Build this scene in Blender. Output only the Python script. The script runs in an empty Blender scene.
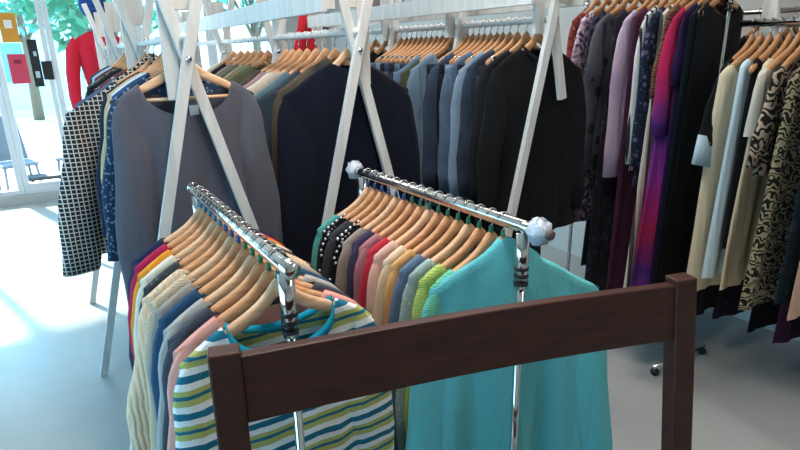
import bpy, bmesh, math, random
from mathutils import Vector, Matrix
random.seed(7)
PI = math.pi
C = bpy.context.scene.collection

# ------------------------------------------------------------------ helpers
def lin(h):
    h = h.lstrip('#')
    out = []
    for i in (0, 2, 4):
        v = int(h[i:i+2], 16) / 255
        out.append(v/12.92 if v <= .04045 else ((v+.055)/1.055)**2.4)
    return (*out, 1)

class MB:
    def __init__(s): s.v = []; s.f = []
    def box(s, c, d, rot=None):
        n = len(s.v)
        for dz in (-1, 1):
            for dx, dy in ((-1, -1), (1, -1), (1, 1), (-1, 1)):
                p = Vector((dx*d[0]/2, dy*d[1]/2, dz*d[2]/2))
                if rot: p = rot @ p
                s.v.append(Vector(c) + p)
        for q in ((3,2,1,0),(4,5,6,7),(0,1,5,4),(1,2,6,5),(2,3,7,6),(3,0,4,7)):
            s.f.append([n+i for i in q])
        return s
    def bar(s, a, b, w, d, up=(0, 1, 0)):
        """board from a to b, w wide in the plane, d deep along up"""
        a = Vector(a); b = Vector(b); t = (b-a); L = t.length; t.normalize()
        u = Vector(up); u = (u - t*u.dot(t)).normalized(); r = t.cross(u)
        return s.box((a+b)/2, (w, d, L), Matrix((r, u, t)).transposed())
    def loft(s, rings, cap0=True, cap1=True, closed=True):
        n0 = len(s.v); m = len(rings[0])
        for r in rings: s.v += [Vector(p) for p in r]
        for i in range(len(rings)-1):
            for j in range(m if closed else m-1):
                a = n0+i*m+j; b = n0+i*m+(j+1) % m
                s.f.append([a, b, b+m, a+m])
        if cap0: s.f.append([n0+j for j in range(m)][::-1])
        if cap1: s.f.append([n0+(len(rings)-1)*m+j for j in range(m)])
        return s
    def tube(s, pts, r, seg=8, cap=True, flat=1.0, side=None):
        """tube along pts; radius r (or list); flat scales the axis along side"""
        pts = [Vector(p) for p in pts]; n = len(pts)
        rr = r if isinstance(r, (list, tuple)) else [r]*n
        prev = None; rings = []
        for i, p in enumerate(pts):
            t = (pts[min(i+1, n-1)] - pts[max(i-1, 0)]).normalized()
            if side is not None: u = Vector(side)
            elif prev is None: u = Vector((0, 0, 1)) if abs(t.z) < .9 else Vector((0, 1, 0))
            else: u = prev
            u = (u - t*u.dot(t)).normalized(); prev = u; w = t.cross(u)
            rings.append([p + u*(rr[i]*flat*math.cos(a)) + w*(rr[i]*math.sin(a))
                          for a in [2*PI*k/seg for k in range(seg)]])
        return s.loft(rings, cap, cap)
    def ball(s, c, r, seg=8, rings=5, sc=(1, 1, 1)):
        c = Vector(c); rs = []
        for i in range(rings+1):
            a = -PI/2 + PI*(i+.0)/rings
            ca = max(math.cos(a), .02)
            rs.append([c + Vector((r*ca*math.cos(2*PI*k/seg)*sc[0], r*ca*math.sin(2*PI*k/seg)*sc[1], r*math.sin(a)*sc[2])) for k in range(seg)])
        return s.loft(rs)
    def build(s, name, mat, parent=None, smooth=True, bevel=0, sub=0, weld=False):
        me = bpy.data.meshes.new(name)
        me.from_pydata([tuple(p) for p in s.v], [], s.f)
        bm = bmesh.new(); bm.from_mesh(me)
        if weld: bmesh.ops.remove_doubles(bm, verts=bm.verts, dist=.0004)
        bmesh.ops.recalc_face_normals(bm, faces=bm.faces)
        bm.to_mesh(me); bm.free()
        me.materials.append(mat)
        for p in me.polygons: p.use_smooth = smooth
        o = bpy.data.objects.new(name, me); C.objects.link(o)
        if parent: o.parent = parent
        if bevel:
            m = o.modifiers.new('b', 'BEVEL'); m.width = bevel; m.segments = 2; m.limit_method = 'ANGLE'
        if sub:
            m = o.modifiers.new('s', 'SUBSURF'); m.levels = sub; m.render_levels = sub
        return o

def empty(name, loc=(0, 0, 0), rz=0):
    o = bpy.data.objects.new(name, None); C.objects.link(o)
    o.location = loc; o.rotation_euler = (0, 0, rz); o.empty_display_size = .05
    return o
def dupe(o):
    c = o.copy(); C.objects.link(c); return c
def tag(o, label=None, cat=None, group=None, kind=None):
    if label: o['label'] = label
    if cat: o['category'] = cat
    if group: o['group'] = group
    if kind: o['kind'] = kind
    return o

# ------------------------------------------------------------------ materials
def new_mat(name):
    m = bpy.data.materials.new(name); m.use_nodes = True
    nt = m.node_tree; nt.nodes.clear()
    out = nt.nodes.new('ShaderNodeOutputMaterial'); b = nt.nodes.new('ShaderNodeBsdfPrincipled')
    nt.links.new(b.outputs[0], out.inputs[0])
    return m, nt, b
def N(nt, t, **k):
    n = nt.nodes.new('ShaderNode'+t)
    for a, v in k.items():
        if a in n.inputs: n.inputs[a].default_value = v
        else: setattr(n, a, v)
    return n
def ramp(nt, fac, stops, mode='LINEAR'):
    r = nt.nodes.new('ShaderNodeValToRGB'); r.color_ramp.interpolation = mode
    e = r.color_ramp.elements
    while len(e) > 1: e.remove(e[-1])
    e[0].position = stops[0][0]; e[0].color = lin(stops[0][1])
    for p, c in stops[1:]:
        x = e.new(p); x.color = lin(c)
    nt.links.new(fac, r.inputs[0]); return r.outputs[0]
def mathn(nt, op, a, b=None):
    n = nt.nodes.new('ShaderNodeMath'); n.operation = op
    for i, x in enumerate((a, b)):
        if x is None: continue
        if isinstance(x, (int, float)): n.inputs[i].default_value = x
        else: nt.links.new(x, n.inputs[i])
    return n.outputs[0]
def mix(nt, f, a, b):
    n = nt.nodes.new('ShaderNodeMix'); n.data_type = 'RGBA'
    if isinstance(f, (int, float)): n.inputs[0].default_value = f
    else: nt.links.new(f, n.inputs[0])
    for i, x in ((6, a), (7, b)):
        if isinstance(x, str): n.inputs[i].default_value = lin(x)
        else: nt.links.new(x, n.inputs[i])
    return n.outputs[2]

_cache = {}
def fab(c, pat='plain', c2='#ffffff', c3='#888888', scale=1.0, rough=.92):
    """procedural cloth; pattern is dyed / woven into the cloth"""
    key = (c, pat, c2, c3, scale, rough)
    if key in _cache: return _cache[key]
    m, nt, b = new_mat('cloth_'+pat)
    tc = N(nt, 'TexCoord'); ob = tc.outputs['Object']
    sep = N(nt, 'SeparateXYZ'); nt.links.new(ob, sep.inputs[0])
    X, Z = sep.outputs[0], sep.outputs[2]
    noi = N(nt, 'TexNoise', Scale=14.0, Detail=4.0); nt.links.new(ob, noi.inputs['Vector'])
    fine = N(nt, 'TexNoise', Scale=260.0, Detail=2.0); nt.links.new(ob, fine.inputs['Vector'])
    bump_src = fine.outputs[0]; bs = .25
    col = None
    def vor(s, out='Distance', **k):
        v = N(nt, 'TexVoronoi', Scale=s, **k); nt.links.new(ob, v.inputs['Vector']); return v.outputs[out]
    if pat == 'stripe':      # horizontal knitted stripes teal / white / lime
        z = mathn(nt, 'FRACT', mathn(nt, 'MULTIPLY', mathn(nt, 'ADD', Z, mathn(nt, 'MULTIPLY', noi.outputs[0], .012)), 1/(.078*scale)))
        col = ramp(nt, z, [(0, c), (.2, c2), (.40, c3), (.58, c), (.68, c3), (.82, c2)], 'CONSTANT')
    elif pat == 'vstripe':
        z = mathn(nt, 'FRACT', mathn(nt, 'MULTIPLY', X, 1/(.03*scale)))
        col = ramp(nt, z, [(0, c), (.55, c2), (.9, c)], 'CONSTANT')
    elif pat == 'gingham':
        a = mathn(nt, 'LESS_THAN', mathn(nt, 'FRACT', mathn(nt, 'MULTIPLY', X, 1/(.018*scale))), .22)
        q = mathn(nt, 'LESS_THAN', mathn(nt, 'FRACT', mathn(nt, 'MULTIPLY', Z, 1/(.018*scale))), .22)
        col = ramp(nt, mathn(nt, 'MULTIPLY', mathn(nt, 'ADD', a, q), .5), [(0, c), (.3, c2), (.8, c2)], 'CONSTANT')
    elif pat == 'plaid':
        a = mathn(nt, 'LESS_THAN', mathn(nt, 'FRACT', mathn(nt, 'MULTIPLY', X, 1/(.05*scale))), .3)
        q = mathn(nt, 'LESS_THAN', mathn(nt, 'FRACT', mathn(nt, 'MULTIPLY', Z, 1/(.05*scale))), .3)
        col = ramp(nt, mathn(nt, 'MULTIPLY', mathn(nt, 'ADD', a, q), .5), [(0, c), (.3, c2), (.8, c3)], 'CONSTANT')
    elif pat == 'floral':
        d = vor(30/scale); d2 = vor(55/scale)
        col = mix(nt, mathn(nt, 'LESS_THAN', d, .33), c, c2)
        col = mix(nt, mathn(nt, 'LESS_THAN', d2, .2), col, c3)
    elif pat == 'dots':
        col = mix(nt, mathn(nt, 'LESS_THAN', vor(16/scale), .36), c, c2)
    elif pat == 'sequin':
        v = N(nt, 'TexVoronoi', Scale=75/scale); nt.links.new(ob, v.inputs['Vector'])
        s2 = N(nt, 'SeparateColor'); nt.links.new(v.outputs['Color'], s2.inputs[0])
        col = ramp(nt, s2.outputs[0], [(0, c), (.4, c3), (.7, c2)], 'CONSTANT'); bump_src = v.outputs['Distance']
    elif pat == 'swirl':
        w = N(nt, 'TexWave', wave_type='RINGS', Scale=7/scale, Distortion=14.0, Detail=1.0)
        w.inputs['Detail Scale'].default_value = 2.2
        nt.links.new(ob, w.inputs['Vector'])
        col = ramp(nt, w.outputs['Fac'], [(0, c), (.5, c2)], 'CONSTANT')
    elif pat == 'lace':
        d = vor(22/scale, feature='SMOOTH_F1'); w = N(nt, 'TexWave', wave_type='RINGS', Scale=14/scale, Distortion=7.0)
        nt.links.new(ob, w.inputs['Vector'])
        col = ramp(nt, w.outputs['Fac'], [(0, c), (.42, c2), (.75, c3)], 'CONSTANT')
    elif pat == 'ombre':     # dip dye
        f = mathn(nt, 'ADD', mathn(nt, 'MULTIPLY', Z, -1/(1.6*scale)), mathn(nt, 'MULTIPLY', mathn(nt, 'SUBTRACT', noi.outputs[0], .5), .12))
        col = ramp(nt, f, [(.05, c), (.22, c), (.36, c2), (.5, c3), (.68, c), (.8, c2), (1, c3)])
    elif pat == 'camo':
        n2 = N(nt, 'TexNoise', Scale=16.0/scale); nt.links.new(ob, n2.inputs['Vector'])
        col = ramp(nt, n2.outputs[0], [(0, c), (.45, c2), (.55, c3)], 'CONSTANT')
    elif pat == 'speck':
        col = mix(nt, mathn(nt, 'LESS_THAN', vor(70/scale), .22), c, c2)
    elif pat == 'rib':
        w = N(nt, 'TexWave', Scale=48/scale, bands_direction='Z'); nt.links.new(ob, w.inputs['Vector'])
        col = mix(nt, mathn(nt, 'MULTIPLY', w.outputs['Fac'], .35), c, c2); bump_src = w.outputs['Fac']; bs = .35
    elif pat == 'cable':
        w = N(nt, 'TexWave', Scale=22/scale, bands_direction='X', Distortion=3.0); nt.links.new(ob, w.inputs['Vector'])
        col = mix(nt, mathn(nt, 'MULTIPLY', w.outputs['Fac'], .3), c, c2); bump_src = w.outputs['Fac']; bs = .6
    elif pat == 'denim':
        s = N(nt, 'TexNoise', Scale=9.0, Detail=5.0); nt.links.new(ob, s.inputs['Vector'])
        col = ramp(nt, s.outputs[0], [(.3, c), (.7, c2)])
    else:
        col = mix(nt, mathn(nt, 'MULTIPLY', fine.outputs[0], .18), c, '#ffffff' if scale > 1.5 else c)
    # slight thread variation
    hs = N(nt, 'HueSaturation', Saturation=(.72 if pat == 'denim' else 1.0)); nt.links.new(col, hs.inputs['Color'])
    nt.links.new(mathn(nt, 'ADD', mathn(nt, 'MULTIPLY', fine.outputs[0], .3), (.68 if pat == 'denim' else .85)), hs.inputs['Value'])
    nt.links.new(hs.outputs[0], b.inputs['Base Color'])
    b.inputs['Roughness'].default_value = rough
    b.inputs['Sheen Weight'].default_value = .03; b.inputs['Specular IOR Level'].default_value = .18
    bp = N(nt, 'Bump', Strength=bs, Distance=.004); nt.links.new(bump_src, bp.inputs['Height'])
    mp = N(nt, 'Mapping'); mp.inputs['Scale'].default_value = (11, 11, 1.7); nt.links.new(ob, mp.inputs[0])
    dr = N(nt, 'TexNoise', Scale=1.0, Detail=2.5, Distortion=.5); nt.links.new(mp.outputs[0], dr.inputs['Vector'])
    b2 = N(nt, 'Bump', Strength=.55, Distance=.035); nt.links.new(dr.outputs[0], b2.inputs['Height']); nt.links.new(bp.outputs[0], b2.inputs['Normal'])
    nt.links.new(b2.outputs[0], b.inputs['Normal'])
    _cache[key] = m; return m

def simple(name, c, rough=.5, metal=0, var=0, scale=8, bump=0, coat=0):
    m, nt, b = new_mat(name)
    b.inputs['Roughness'].default_value = rough; b.inputs['Metallic'].default_value = metal
    b.inputs['Base Color'].default_value = lin(c); b.inputs['Coat Weight'].default_value = coat
    if var or bump:
        tc = N(nt, 'TexCoord'); n = N(nt, 'TexNoise', Scale=scale, Detail=4.0); nt.links.new(tc.outputs['Object'], n.inputs['Vector'])
        if var:
            h = N(nt, 'HueSaturation', Color=lin(c)); nt.links.new(mathn(nt, 'ADD', mathn(nt, 'MULTIPLY', n.outputs[0], var*2), 1-var), h.inputs['Value'])
            nt.links.new(h.outputs[0], b.inputs['Base Color'])
        if bump:
            bp = N(nt, 'Bump', Strength=bump, Distance=.01); nt.links.new(n.outputs[0], bp.inputs['Height']); nt.links.new(bp.outputs[0], b.inputs['Normal'])
    return m
def wood(name, a, bcol, rough=.4, axis=(1, 1, 1), scale=6, coat=0):
    m, nt, b = new_mat(name)
    tc = N(nt, 'TexCoord'); mp = N(nt, 'Mapping'); mp.inputs['Scale'].default_value = axis
    nt.links.new(tc.outputs['Object'], mp.inputs[0])
    n = N(nt, 'TexNoise', Scale=scale, Detail=6.0, Distortion=.6); nt.links.new(mp.outputs[0], n.inputs['Vector'])
    nt.links.new(ramp(nt, n.outputs[0], [(.3, a), (.7, bcol)]), b.inputs['Base Color'])
    b.inputs['Specular IOR Level'].default_value = .35; b.inputs['Roughness'].default_value = rough; b.inputs['Coat Weight'].default_value = coat; b.inputs['Coat Roughness'].default_value = .25
    bp = N(nt, 'Bump', Strength=.12, Distance=.003); nt.links.new(n.outputs[0], bp.inputs['Height']); nt.links.new(bp.outputs[0], b.inputs['Normal'])
    return m

M = dict(
    hanger=wood('hanger_wood', '#c08358', '#d9a57c', .38, (3, 30, 14), 5),
    hanger2=wood('hanger_wood_pale', '#d09c74', '#e4bd9a', .4, (3, 30, 14), 5),
    hanger3=wood('hanger_wood_amber', '#a8764c', '#c08f66', .4, (3, 30, 14), 5),
    chrome=simple('chrome', '#d8d4d0', .12, 1, .06, 30),
    steel=simple('hook_steel', '#c9c9cb', .22, 1),
    rubber=simple('black_rubber', '#141416', .6),
    white=wood('white_painted_wood', '#bfbdb9', '#d3d1cd', .5, (8, 8, 1), 4),
    dark=wood('dark_stained_wood', '#2f140d', '#442015', .5, (2, 14, 14), 5, 0),
    wrap=simple('crumpled_plastic_wrap', '#bcc2cb', .25, 0, .15, 30, .8),
    blue=simple('blue_size_marker', '#2f5590', .4), teal=simple('teal_size_marker', '#357f96', .4), green=simple('green_size_marker', '#2f7a58', .4),
    tagw=simple('white_care_tag', '#e4e4e2', .8), wall=simple('wall_paint', '#b9b5b0', .85, 0, .04, 3, .05),
    ceil=simple('ceiling_paint', '#d5d5d3', .9), alu=simple('white_window_frame', '#d8dadd', .45),
    black=simple('matt_black', '#17181b', .6), skin=simple('grey_mannequin', '#3d4152', .5),
)

# ------------------------------------------------------------------ the setting
X0, X1, Y0, Y1, H = -2.6, 3.35, -1.6, 7.6, 2.9
def struct(o): o['kind'] = 'structure'; return o
def floor_mat():
    m, nt, b = new_mat('sealed_concrete_floor')
    tc = N(nt, 'TexCoord')
    n = N(nt, 'TexNoise', Scale=1.3, Detail=6.0, Distortion=.4); nt.links.new(tc.outputs['Object'], n.inputs['Vector'])
    n2 = N(nt, 'TexNoise', Scale=24.0, Detail=5.0); nt.links.new(tc.outputs['Object'], n2.inputs['Vector'])
    c = ramp(nt, n.outputs[0], [(.3, '#a7a8a6'), (.7, '#b4b4b1')])
    c = mix(nt, mathn(nt, 'MULTIPLY', n2.outputs[0], .25), c, '#9e9c98')
    nt.links.new(c, b.inputs['Base Color'])
    nt.links.new(mathn(nt, 'ADD', mathn(nt, 'MULTIPLY', n.outputs[0], .18), .16), b.inputs['Roughness'])
    bp = N(nt, 'Bump', Strength=.06, Distance=.01); nt.links.new(n.outputs[0], bp.inputs['Height']); nt.links.new(bp.outputs[0], b.inputs['Normal'])
    return m
cx, cy = (X0+X1)/2, (Y0+Y1)/2
struct(MB().box((cx, cy, -.05), (X1-X0+.4, Y1-Y0+.4, .1)).build('floor', floor_mat(), smooth=False))
struct(MB().box((cx, cy, H+.05), (X1-X0+.4, Y1-Y0+.4, .1)).build('ceiling', M['ceil'], smooth=False))
struct(MB().box((X1+.1, cy, H/2), (.2, Y1-Y0+.4, H)).build('wall_right', M['wall'], smooth=False))
struct(MB().box((cx, Y0-.1, H/2), (X1-X0, .2, H)).build('wall_back', M['wall'], smooth=False))
# left wall with a long shop window
lw = MB()
lw.box((X0-.1, cy, .15), (.2, Y1-Y0+.4, .3)).box((X0-.1, cy, 2.65), (.2, Y1-Y0+.4, .5))
lw.box((X0-.1, Y0+.4, 1.35), (.2, 1.2, 2.1))
struct(lw.build('wall_left', M['wall'], smooth=False))
# front wall: header above the shop glazing, low kerb below
fw = MB().box((cx, Y1+.1, 2.68), (X1-X0, .2, .44)).box((cx, Y1+.1, .05), (X1-X0, .2, .1)).box((2.98, Y1+.1, 1.28), (.74, .2, 2.36))
struct(fw.build('wall_front', M['wall'], smooth=False))

def glass_mat():
    m = bpy.data.materials.new('clear_glass'); m.use_nodes = True; nt = m.node_tree; nt.nodes.clear()
    out = N(nt, 'OutputMaterial'); tr = N(nt, 'BsdfTransparent'); gl = N(nt, 'BsdfGlossy', Roughness=.02)
    fr = N(nt, 'Fresnel', IOR=1.35); mx = N(nt, 'MixShader')
    tr.inputs[0].default_value = (.94, .97, .97, 1)
    nt.links.new(fr.outputs[0], mx.inputs[0]); nt.links.new(tr.outputs[0], mx.inputs[1]); nt.links.new(gl.outputs[0], mx.inputs[2])
    nt.links.new(mx.outputs[0], out.inputs[0]); return m
GL = glass_mat()
def window(n, a, b, z0, z1, axis, frames=True):
    """glazed bay from a to b along axis ('x' in the front wall, 'y' in the left wall)"""
    name = f'window_{n}'
    w = empty(name); w['kind'] = 'structure'
    def P(u, v, z): return (u, Y1+.1+v, z) if axis == 'x' else (X0-.1+v, u, z)
    def D(u, v, z): return (u, v, z) if axis == 'x' else (v, u, z)
    f = MB(); mid = (a+b)/2
    f.box(P(a+.03, 0, (z0+z1)/2), D(.06, .08, z1-z0)).box(P(b-.03, 0, (z0+z1)/2), D(.06, .08, z1-z0))
    f.box(P(mid, 0, z0+.03), D(b-a-.12, .08, .06)).box(P(mid, 0, z1-.03), D(b-a-.12, .08, .06))
    f.build('window_frame', M['alu'], w, False, .004)
    MB().box(P(mid, 0, (z0+z1)/2), D(b-a-.11, .008, z1-z0-.11)).build('window_pane', GL, w, False)
    return w
edges = [-2.6, -1.5, -.53, -.02, .9, 1.75, 2.61]
for i in range(len(edges)-1):
    if i == 2: continue
    window(i+1, edges[i], edges[i+1], .1, 2.46, 'x')
ly = [-.6+.01, 1.0, 2.65, 4.3, 5.95, 7.6]
for i in range(5): window(10+i, ly[i], ly[i+1], .3, 2.4, 'y')
# narrow glazed door in the front wall
d = empty('door_1'); d['kind'] = 'structure'
f = MB(); f.box((-.5, Y1+.1, 1.28), (.05, .08, 2.36)).box((-.05, Y1+.1, 1.28), (.05, .08, 2.36)).box((-.275, Y1+.1, .16), (.4, .08, .12)).box((-.275, Y1+.1, 2.43), (.4, .08, .06))
f.build('door_frame', M['alu'], d, False, .004)
MB().box((-.275, Y1+.1, 1.31), (.41, .008, 2.2)).build('door_pane', GL, d, False)

# posters on the door glass
def poster(name, x0, x1, z0, z1, col, label, emblem=None):
    o = empty(name, ((x0+x1)/2, Y1+.045, z0)); tag(o, label, 'poster')
    MB().box((0, 0, (z1-z0)/2), (x1-x0, .006, z1-z0)).build('sheet', simple('poster_paper', col, .6, 0, .06, 12), o, False)
    if emblem:
        MB().box((0, -.005, (z1-z0)*emblem[0]), ((x1-x0)*emblem[2], .004, (z1-z0)*emblem[3])).build('emblem', simple('poster_emblem', emblem[1], .6), o, False)
    return o
poster('poster', -.43, -.27, 1.76, 2.06, '#d9912f', 'orange poster with a white square on the shop door glass', (.62, '#f0e6d8', .45, .28))
poster('poster', -.42, -.25, 1.33, 1.64, '#cf3f57', 'pinkish red poster below the orange one on the door glass', (.74, '#8f1f33', .4, .12))
o = empty('door_sign', (-.17, Y1+.05, 1.3)); tag(o, 'dark hanging sign board with pale panels beside the posters on the glass', 'sign')
MB().box((0, 0, .24), (.09, .012, .5)).box((.1, 0, .16), (.1, .012, .2)).build('sign_board', M['black'], o, False)
MB().box((0, -.008, .12), (.04, .004, .07)).box((.01, -.008, .34), (.03, .004, .05)).build('sign_panel', simple('pale_sign_panel', '#b9c4cc', .5), o, False)
def wall_poster(x0, x1, z0, z1, col, label):
    o = tag(empty('poster', ((x0+x1)/2, Y1-.006, z0)), label, 'poster')
    MB().box((0, 0, (z1-z0)/2), (x1-x0, .008, z1-z0)).build('sheet', simple('poster_paper', col, .6, 0, .06, 12), o, False)
wall_poster(2.95, 3.12, 1.88, 2.08, '#d5455f', 'pinkish red poster on the end wall beside the shop window')
wall_poster(3.15, 3.32, 1.88, 2.08, '#3d4048', 'dark grey poster next to the pinkish one on the end wall')
o = tag(empty('poster', (X1-.006, 6.0, 2.02)), 'brown picture poster high on the right wall above the denim rack', 'poster')
MB().box((0, 0, .2), (.008, .75, .4)).build('sheet', simple('poster_paper', '#7a5548', .6, 0, .3, 5), o, False)

# ------------------------------------------------------------------ outside
pave = MB().box((0, 17, -.16), (50, 18.4, .12)).box((-9, 3, -.16), (12.6, 12, .12))
struct(pave.build('ground_outside', simple('pale_pavement', '#bdbcb8', .8, 0, .1, 2), smooth=False))
leafm = [simple('leaf_green', '#4f8a6a', .7, 0, .3, 5), simple('leaf_teal', '#5c9a8a', .7, 0, .3, 5)]
bark = simple('tree_bark', '#6b5a4a', .9, 0, .2, 20)
def tree(x, y, h, r, k, label):
    t = tag(empty('street_tree', (x, y, -.1)), label, 'tree', 'trees outside the shop window')
    tr = MB().tube([(0, 0, 0), (.05, 0, h*.35), (0, .05, h*.62)], [.14, .1, .06], 8)
    for a in range(4): tr.tube([(.04, 0, h*.38), (r*.5*math.cos(a*1.6), r*.5*math.sin(a*1.6), h*.72)], [.05, .02], 6)
    tr.build('trunk', bark, t)
    cr = MB(); rnd = random.Random(k)
    for i in range(900):
        a = rnd.uniform(0, 2*PI); e = math.asin(rnd.uniform(-.9, 1)); q = rnd.uniform(.55, 1)*r*(1+.25*math.sin(3*a+k)*math.cos(2*e))
        p = Vector((q*math.cos(a)*math.cos(e), q*math.sin(a)*math.cos(e), h*.7+q*.85*math.sin(e)))
        u = Vector((rnd.gauss(0, 1), rnd.gauss(0, 1), rnd.gauss(0, 1))).normalized(); w = u.orthogonal().normalized()
        s = rnd.uniform(.09, .2); n = len(cr.v)
        cr.v += [p-u*s, p+w*s*.5, p+u*s, p-w*s*.5]; cr.f.append([n, n+1, n+2, n+3])
    cr.build('crown', leafm[k % 2], t, False)
for i, (x, y, h, r) in enumerate([(.9, 13, 4.4, 1.5), (4.2, 14, 5, 1.5), (7.4, 13.2, 4.6, 1.6), (-.6, 19, 5.2, 1.8)]):
    tree(x, y, h, r, i, ['round green tree seen between the uprights of the nearest white racks', 'taller teal green tree right of the round one outside',
                         'bushy green tree outside behind the second white rack', 'far tree outside beyond the red mannequin'][i])
b = tag(empty('street_building', (-3, 27, -.1)), 'pale low building across the street outside the shop', 'building')
MB().box((0, 0, 1.5), (14, 4, 3)).build('facade', simple('pale_render', '#cfd3d4', .8, 0, .05, 2), b, False)
MB().box((0, 0, 3.1), (14.4, 4.4, .25)).build('roof_edge', simple('roof_grey', '#9aa4a8', .7), b, False)
for i in range(4): MB().box((-5+i*3.2, -2.02, 1.5), (1.4, .06, 1.3)).build('window', simple('far_glass', '#6f8d96', .2), b, False)
# chairs and a bench on the pavement
grey = simple('grey_woven_plastic', '#5d6672', .6)
for i, (x, y, rz) in enumerate([(-.62, 8.6, .3), (.06, 8.75, -.35)]):
    c = tag(empty('outdoor_chair', (x, y, -.1), rz), ['grey outdoor chair on the pavement, the one nearer the glass edge', 'second grey outdoor chair, beside the door upright'][i], 'chair', 'chairs on the pavement')
    s = MB().loft([[(-.2, -.2+.02*k, .4), (.2, -.2+.02*k, .4), (.2, -.2+.02*k, .44), (-.2, -.2+.02*k, .44)] for k in (0, 20)]); s.build('seat', grey, c, False, .01)
    MB().loft([[(-.2+.02*k, .2+.03*k, .44+.28*k), (.2-.02*k, .2+.03*k, .44+.28*k), (.2-.02*k, .23+.03*k, .44+.28*k), (-.2+.02*k, .23+.03*k, .44+.28*k)] for k in range(3)]).build('backrest', grey, c, False, .01)
    for sx in (-1, 1):
        for sy in (-1, 1): MB().tube([(.17*sx, .17*sy, .41), (.2*sx, .2*sy, 0)], .016, 6).build('leg', grey, c)
be = tag(empty('bench', (-.3, 8.15, -.1)), 'low dark bench on the pavement under the grey chairs', 'bench')
MB().box((0, 0, .3), (.42, .26, .04)).build('seat', M['black'], be, False, .005)
for sx in (-1, 1): MB().tube([(.16*sx, -.08, .28), (.16*sx, -.08, 0), (.16*sx, .08, 0), (.16*sx, .08, .28)], .014, 6).build('leg', M['black'], be)

# ------------------------------------------------------------------ hangers
PROF = [(0, 0), (.012, -.008), (.028, -.026), (.05, -.046), (.08, -.064), (.115, -.08), (.15, -.098), (.185, -.12), (.215, -.142)]
def hz(x, k=1.0):
    x = abs(x)
    for (a, za), (b2, zb) in zip(PROF, PROF[1:]):
        if x <= b2: return k*(za+(zb-za)*(x-a)/(b2-a))
    return k*(PROF[-1][1]+(x-.215)*-.55)
def hanger(x, y, z_rail, r_rail, rz, drop, label, group, mat='hanger', marker=None, bar=False, clips=False, w=.165):
    h = tag(empty('coat_hanger', (x, y, z_rail), rz), label, 'hanger', group)
    rings = []
    xs = [-w+2*w*i/24 for i in range(25)]
    for q in xs:
        t = abs(q)/w; zz = hz(q)-drop; hh = .0185*(1-.3*t)+.003*max(0, 1-t*6); ty = .0075*(1+.15*t); yo = 0
        rings.append([(q, yo+ty*cy_, zz+hh*sz_) for cy_, sz_ in ((-.6, -1), (.6, -1), (1, -.5), (1, .5), (.6, 1), (-.6, 1), (-1, .5), (-1, -.5))])
    MB().loft(rings).build('yoke', M[mat], h)
    rr = r_rail+.0035
    pts = [(0, 0, -drop+.012), (0, 0, -rr-.012), (.004, 0, -rr-.002)]
    for k in range(10):
        a = -PI/2+.35+k*(PI*1.28)/9
        pts.append((rr*math.cos(a), 0, rr*math.sin(a)))
    hk_ = MB().tube(pts, .0021, 6).build('hook', M['steel'], h)
    if marker: MB().tube([(0, 0, -drop+.014), (0, 0, -drop+.034)], [.007, .005], 8).build('size_marker', M[marker], hk_)
    if bar: MB().tube([(-.17, -.006, -drop-.128), (.17, -.006, -drop-.128)], .006, 8).build('trouser_bar', M['hanger2'], h)
    if clips:
        for sx in (-1, 1): MB().box((sx*.13, -.004, -drop-.10), (.022, .016, .05)).build('clip', M['steel'], h, False, .003)
    return h

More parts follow.
